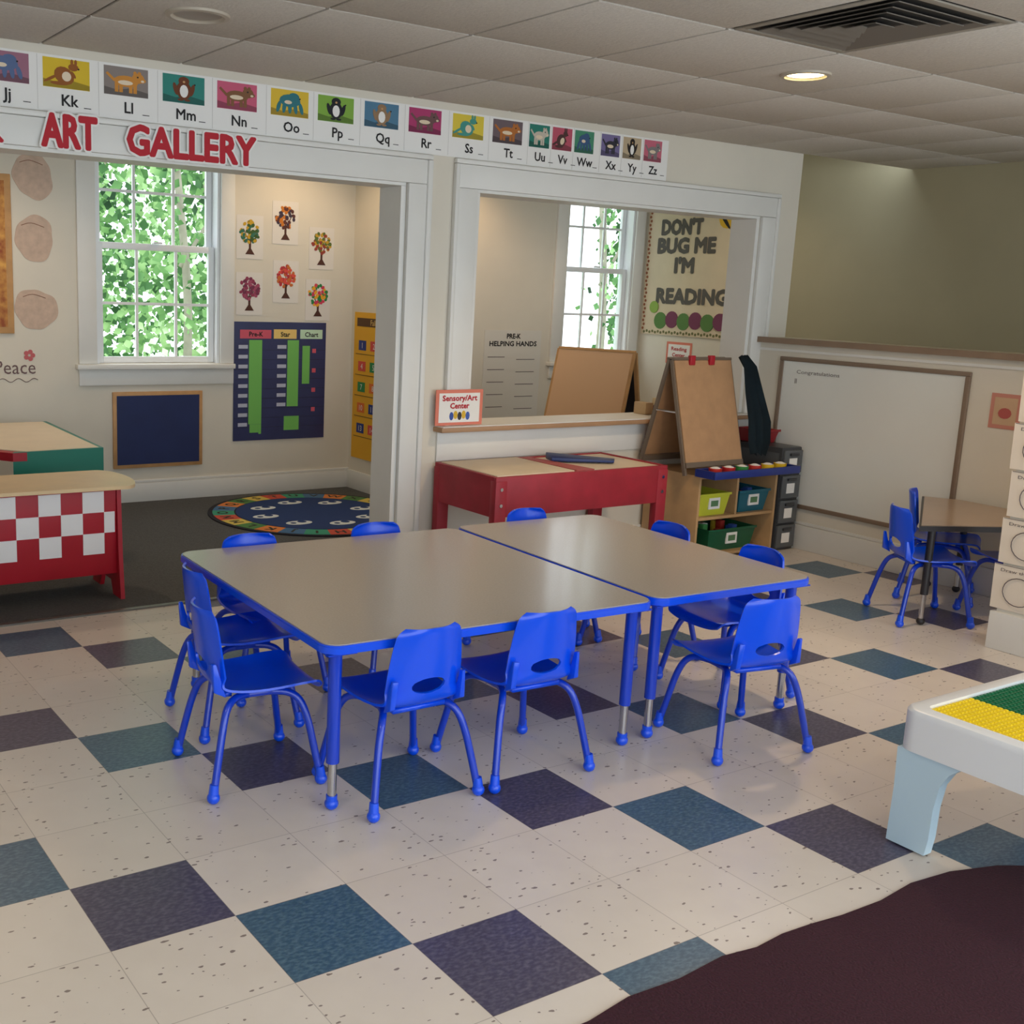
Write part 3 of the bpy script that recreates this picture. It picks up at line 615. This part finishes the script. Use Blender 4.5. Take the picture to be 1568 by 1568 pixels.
b=B(); b.box((4.17,-2.2,0),(4.36,.07,1.19),wall_m); b.done('wall_short')
b=B(); b.box((4.15,-2.2,0),(4.38,.09,.17),trim_m,.004); b.done('baseboard_short')
PW=Fr((4.17,0,0),(0,-1,0),Z,(-1,0,0)); ws=mat('worksheet_cream',(232,219,202),.85)
for r in range(5):
    for c in range(2):
        b=B(); x=-.10+.285*c+(.008*((r*7)%3)); z=.185+.207*r
        P=[PW.p(x,z,.004),PW.p(x+.27,z,.004),PW.p(x+.27,z,.006),PW.p(x,z,.006),PW.p(x,z+.20,.012),PW.p(x+.27,z+.20,.012),PW.p(x+.27,z+.20,.014),PW.p(x,z+.20,.014)]
        b.hexa(P,ws); f=Fr(PW.p(0,0,.0147),PW.R,PW.U,PW.N)
        b.fbox(f,x+.005,z+.197,x+.265,z+.199,0,.001,gy)
        b.text(f,'Draw the clock',x+.13,z+.17,.014,gy,d=.001,width=.2)
        pts=[];R=.062
        for k in range(17): t=math.radians(50+280*k/16); pts.append(PW.p(x+.12+R*math.cos(t)*1.1,z+.09+R*math.sin(t),.016))
        b.tube(pts,.002,gy,5)
        b.fdisc(f,x+.21,z+.06,.02,.02,0,.002,gy,10)
        b.done('worksheet_paper')
# ---------------------------------------------------------------- easels & shelf
def easel(c,ang,w,zt,zb,spread,bm_,fm_,extra=None,foot=0.0,tray=True,fw=.014):
    b=B(); n=Vector((math.cos(ang),math.sin(ang),0)); r=Vector((-n.y,n.x,0)); c=Vector(c); up=Vector((0,0,1))
    for s,m in ((1,bm_),(-1,extra or bm_)):
        bot=c+n*spread*s*((zt-zb)/(zt-foot))+up*(zb-zt)
        sl=(bot-c); L=sl.length; u=-sl.normalized(); nn=r.cross(u)
        if nn.dot(n*s)<0: nn=-nn
        f=Fr(bot,r,u,nn)
        b.fbox(f,-w/2+.004,.02,w/2-.004,L-.005,.020,.026,m)
        ft=c+n*spread*s+up*(foot-zt)
        for q in (-1,1):
            a=c+r*q*(w/2); e=ft+r*q*(w/2); t=r*fw; o2=nn*.0195
            b.hexa([e-t,e+t,e+t+o2,e-t+o2,a-t,a+t,a+t+o2,a-t+o2],fm_)
        b.fbox(f,-w/2,-.01,w/2,.0195,-.004,.030,fm_); b.fbox(f,-w/2,L-.004,w/2,L+.010,-.004,.030,fm_)
        if s==1 and tray: b.fbox(f,-w/2,-.01,w/2,.012,.0305,.10,fm_,.003); b.fbox(f,-w/2,.0125,w/2,.03,.09,.10,fm_)
    for q in (-1,1):
        a=c+r*q*(w/2)+up*(-(zt-foot)*.45); h=n*spread*.45
        b.tube([a-h,a+h],.006,chrome_m,6)
    return b
dkb=mat('dark_board',(44,44,50),.6); brn=mat('hardboard_brown',(180,140,102),.6,var=.08,scale=14)
b=easel((4.285,2.02,1.135),math.radians(-90),.47,1.135,.55,.17,brn,mat('easel_dark_frame',(112,98,84),.5),foot=.50,tray=False,fw=.008)
for dx in (-.10,.06): b.box((4.285+dx-.02,1.975,1.11),(4.285+dx+.02,2.0,1.165),red_m,.004)
b.done('art_easel')
b=B(); sm=mat('smock_fabric',(28,46,56),.9,var=.2,bump=.3)
i=b.mi(sm); rows=[]
for z,w0,w1,yy in ((1.165,.41,.47,1.96),(1.10,.41,.52,1.92),(.95,.42,.56,1.89),(.80,.44,.60,1.86),(.68,.45,.60,1.85),(.60,.48,.57,1.85)):
    rows.append([b.bm.verts.new((4.10+w0+(w1-w0)*k/8,yy-.03+.02*math.sin(k*1.9+z*3),z+.01*math.sin(k*2.1))) for k in range(9)])
for a in range(5):
    for k in range(8): b.face([rows[a][k],rows[a][k+1],rows[a+1][k+1],rows[a+1][k]],i)
bmesh.ops.solidify(b.bm,geom=b.bm.faces[:],thickness=.012)
b.done('painting_smock',angle=80)
b=B(); cb=mat('cubby_wood',(188,152,108),.5,var=.1,scale=10)
sx0,sx1,sy0,sy1=4.13,4.80,1.80,2.22
for x in (sx0,sx1-.018): b.box((x,sy0,0),(x+.018,sy1,.50),cb,.002)
for z in (.02,.24,.482): b.box((sx0+.0185,sy0+.005,z),(sx1-.0185,sy1-.0105,z+.0175),cb,.002)
b.box((sx0+.0185,sy1-.01,.02),(sx1-.0185,sy1-.001,.499),cb); b.box(((sx0+sx1)/2-.008,sy0+.01,.258),((sx0+sx1)/2+.008,sy1-.011,.4815),cb)
b.done('storage_cubby')
b=B(); tb=mat('tray_blue',(30,50,130),.4)
b.box((4.10,1.665,.502),(4.82,1.68,.545),tb,.003); b.box((4.10,1.80,.502),(4.82,1.815,.545),tb,.003); b.box((4.10,1.6805,.502),(4.115,1.7995,.545),tb); b.box((4.805,1.6805,.502),(4.82,1.7995,.545),tb); b.box((4.1155,1.6805,.503),(4.8045,1.7995,.51),tb)
for k,c in enumerate(((200,50,40),(190,40,40),(60,140,70),(200,60,50),(230,190,40),(230,190,40))):
    m=mat('paint_%d'%k,c,.4); x=4.18+.11*k; b.tube([(x,1.74,.511),(x,1.74,.555)],.034,m,14,r1=.038); b.tube([(x,1.74,.5555),(x,1.74,.563)],.03,white_m,12,r1=.012)
b.done('paint_tray')
def bin_(x0,x1,y0,y1,z,h,c,name='storage_bin',label=True):
    b=B(); m=mat('bin_%d_%d_%d'%c,c,.4); t=.006; g=.02
    o=[(x0+g,y0+g,z),(x1-g,y0+g,z),(x1-g,y1-g,z),(x0+g,y1-g,z),(x0,y0,z+h),(x1,y0,z+h),(x1,y1,z+h),(x0,y1,z+h)]
    i=b.mi(m); O=[b.bm.verts.new(p) for p in o]; I=[b.bm.verts.new((p[0]+(t if p[0]<(x0+x1)/2 else -t),p[1]+(t if p[1]<(y0+y1)/2 else -t),p[2]+(t if k<4 else 0))) for k,p in enumerate(o)]
    b.face([O[0],O[3],O[2],O[1]],i); b.face([I[0],I[1],I[2],I[3]],i)
    for k in range(4):
        q=(k+1)%4; b.face([O[k],O[q],O[q+4],O[k+4]],i); b.face([I[q],I[k],I[k+4],I[q+4]],i); b.face([O[k+4],O[q+4],I[q+4],I[k+4]],i)
    b.box((x0-.006,y0-.006,z+h-.012),(x1+.006,y0-.0005,z+h+.002),m,.002)
    f=Fr((0,y0+g*.5,0),(1,0,0),Z,(0,-1,0)); xc=(x0+x1)/2
    if label: b.fbox(f,xc-.045,z+h*.3,xc+.045,z+h*.8,.0,.008,white_m); b.fbox(f,xc-.03,z+h*.42,xc+.03,z+h*.68,.0082,.009,mat('label_pic_%d'%(c[0]%5),(90,130,90),.7))
    r=random.Random(c[0])
    for k in range(7):
        m2=mat('toy_%d'%(k%5),((200,60,50),(60,100,190),(230,190,60),(240,240,235),(70,150,80))[k%5],.5)
        x=r.uniform(x0+.05,x1-.05); y=r.uniform(y0+.05,y1-.05); b.box((x-.02,y-.02,z+.01),(x+.02,y+.02,z+h*r.uniform(.7,1.1)),m2,.004)
    b.done(name)
bin_(4.17,4.42,1.82,2.15,.259,.13,(200,206,60)); bin_(4.50,4.76,1.82,2.15,.259,.13,(20,100,120)); bin_(4.28,4.68,1.83,2.15,.039,.13,(20,90,60)); bin_(4.84,5.0,1.98,2.18,.632,.08,(150,30,40),label=False)
b=B(); bk=mat('drawer_dark',(56,58,62),.35); dr=mat('drawer_smoke',(88,92,96),.25)
x0,x1,y0,y1=4.83,5.01,1.80,2.20
b.box((x0,y0+.01,0),(x1,y1,.63),bk,.008)
for k in range(4):
    z=.02+.152*k; b.box((x0+.008,y0-.006,z),(x1-.008,y0+.012,z+.138),dr,.006); b.box((x0+.05,y0-.018,z+.105),(x1-.05,y0-.0065,z+.122),bk,.004); b.box((x0+.05,y0-.008,z+.03),(x1-.06,y0-.0062,z+.09),white_m)
    b.box((x0-.003,y0+.03,z+.02),(x0-.0003,y1-.03,z+.12),dr)
b.done('drawer_tower')
b=easel((4.72,3.35,1.10),math.radians(-158),.56,1.10,.35,.34,mat('easel_peach_board',(222,180,140),.6),wood_m,extra=dkb,foot=0.004)
b.done('floor_easel')
b=B()
for k,(c,h) in enumerate((((190,160,120),.07),((120,60,50),.05),((210,190,150),.09),((70,60,60),.06),((180,60,60),.05),((220,170,110),.08))):
    b.box((4.20+.075*k,2.33,.788),(4.26+.075*k,2.43,.788+h),mat('book_%d'%k,c,.6),.003)
b.done('small_books')
# round alphabet rug
b=B(); cx,cy,R=2.80,3.85,.70; n=26
b.fdisc(GR,cx,cy,R,R,.0045,.012,mat('rug_black',(30,30,40),.95),64)
rc=[(200,80,60),(214,190,90),(80,130,70),(220,130,60),(70,110,150),(60,150,120)]
for k in range(n):
    a0=2*math.pi*k/n; a1=2*math.pi*(k+1)/n; pts=[]
    for t in (0,.5,1): a=a0+(a1-a0)*t; pts.append((cx+(R-.03)*math.cos(a),cy+(R-.03)*math.sin(a)))
    for t in (1,.5,0): a=a0+(a1-a0)*t; pts.append((cx+(R-.17)*math.cos(a),cy+(R-.17)*math.sin(a)))
    b.fpoly(GR,pts,.0121,.0135,mat('rug_seg_%d'%(k%6),rc[k%6],.95))
    am=(a0+a1)/2; b.text(GR,chr(90-k),cx+(R-.13)*math.cos(am),cy+(R-.13)*math.sin(am),.07,mat('rug_letter',(50,50,40) ,.95),d=.0142,rot=am-math.pi/2,bold=.003)
nvr=mat('rug_navy',(24,52,104),.95)
b.fdisc(GR,cx,cy,R-.18,R-.18,.0121,.014,nvr,48)
for k in range(8):
    a=2*math.pi*k/8; x=cx+.36*math.cos(a); y=cy+.36*math.sin(a); rw=mat('rug_white',(215,220,220),.95)
    b.fdisc(GR,x,y,.09,.055,.0142,.0152,rw,14); b.fdisc(GR,x+.03,y+.02,.03,.03,.0153,.016,nvr,10); b.fdisc(GR,x-.04,y,.02,.02,.0153,.016,nvr,10)
b.done('round_alphabet_rug')
# ---------------------------------------------------------------- world & camera
w=bpy.data.worlds.new('overcast_sky'); SC.world=w; w.use_nodes=True; bg=w.node_tree.nodes['Background']
bg.inputs[0].default_value=(0.85,0.935,1.0,1); bg.inputs[1].default_value=2.5
SC.view_settings.view_transform='Standard'; SC.view_settings.look='None'; SC.view_settings.exposure=0.2
px,py,pz,yaw,pitch,roll,f=-0.7485,-2.5492,1.482,0.5728,0.1958,0.0364,1732.4
cy_,sy_=math.cos(yaw),math.sin(yaw); cp,sp=math.cos(pitch),math.sin(pitch)
F=Vector((sy_*cp,cy_*cp,-sp)); Rt=Vector((cy_,-sy_,0)); Up=Rt.cross(F)
r_=Rt*math.cos(roll)+Up*math.sin(roll); u_=-Rt*math.sin(roll)+Up*math.cos(roll)
cd=bpy.data.cameras.new('camera'); co=bpy.data.objects.new('camera',cd); COL.objects.link(co)
co.matrix_world=Matrix(((r_.x,u_.x,-F.x,px),(r_.y,u_.y,-F.y,py),(r_.z,u_.z,-F.z,pz),(0,0,0,1)))
cd.sensor_width=36; cd.sensor_height=36; cd.lens=36*f/1568; cd.shift_x=188.13/1568; cd.clip_start=.05
SC.camera=co
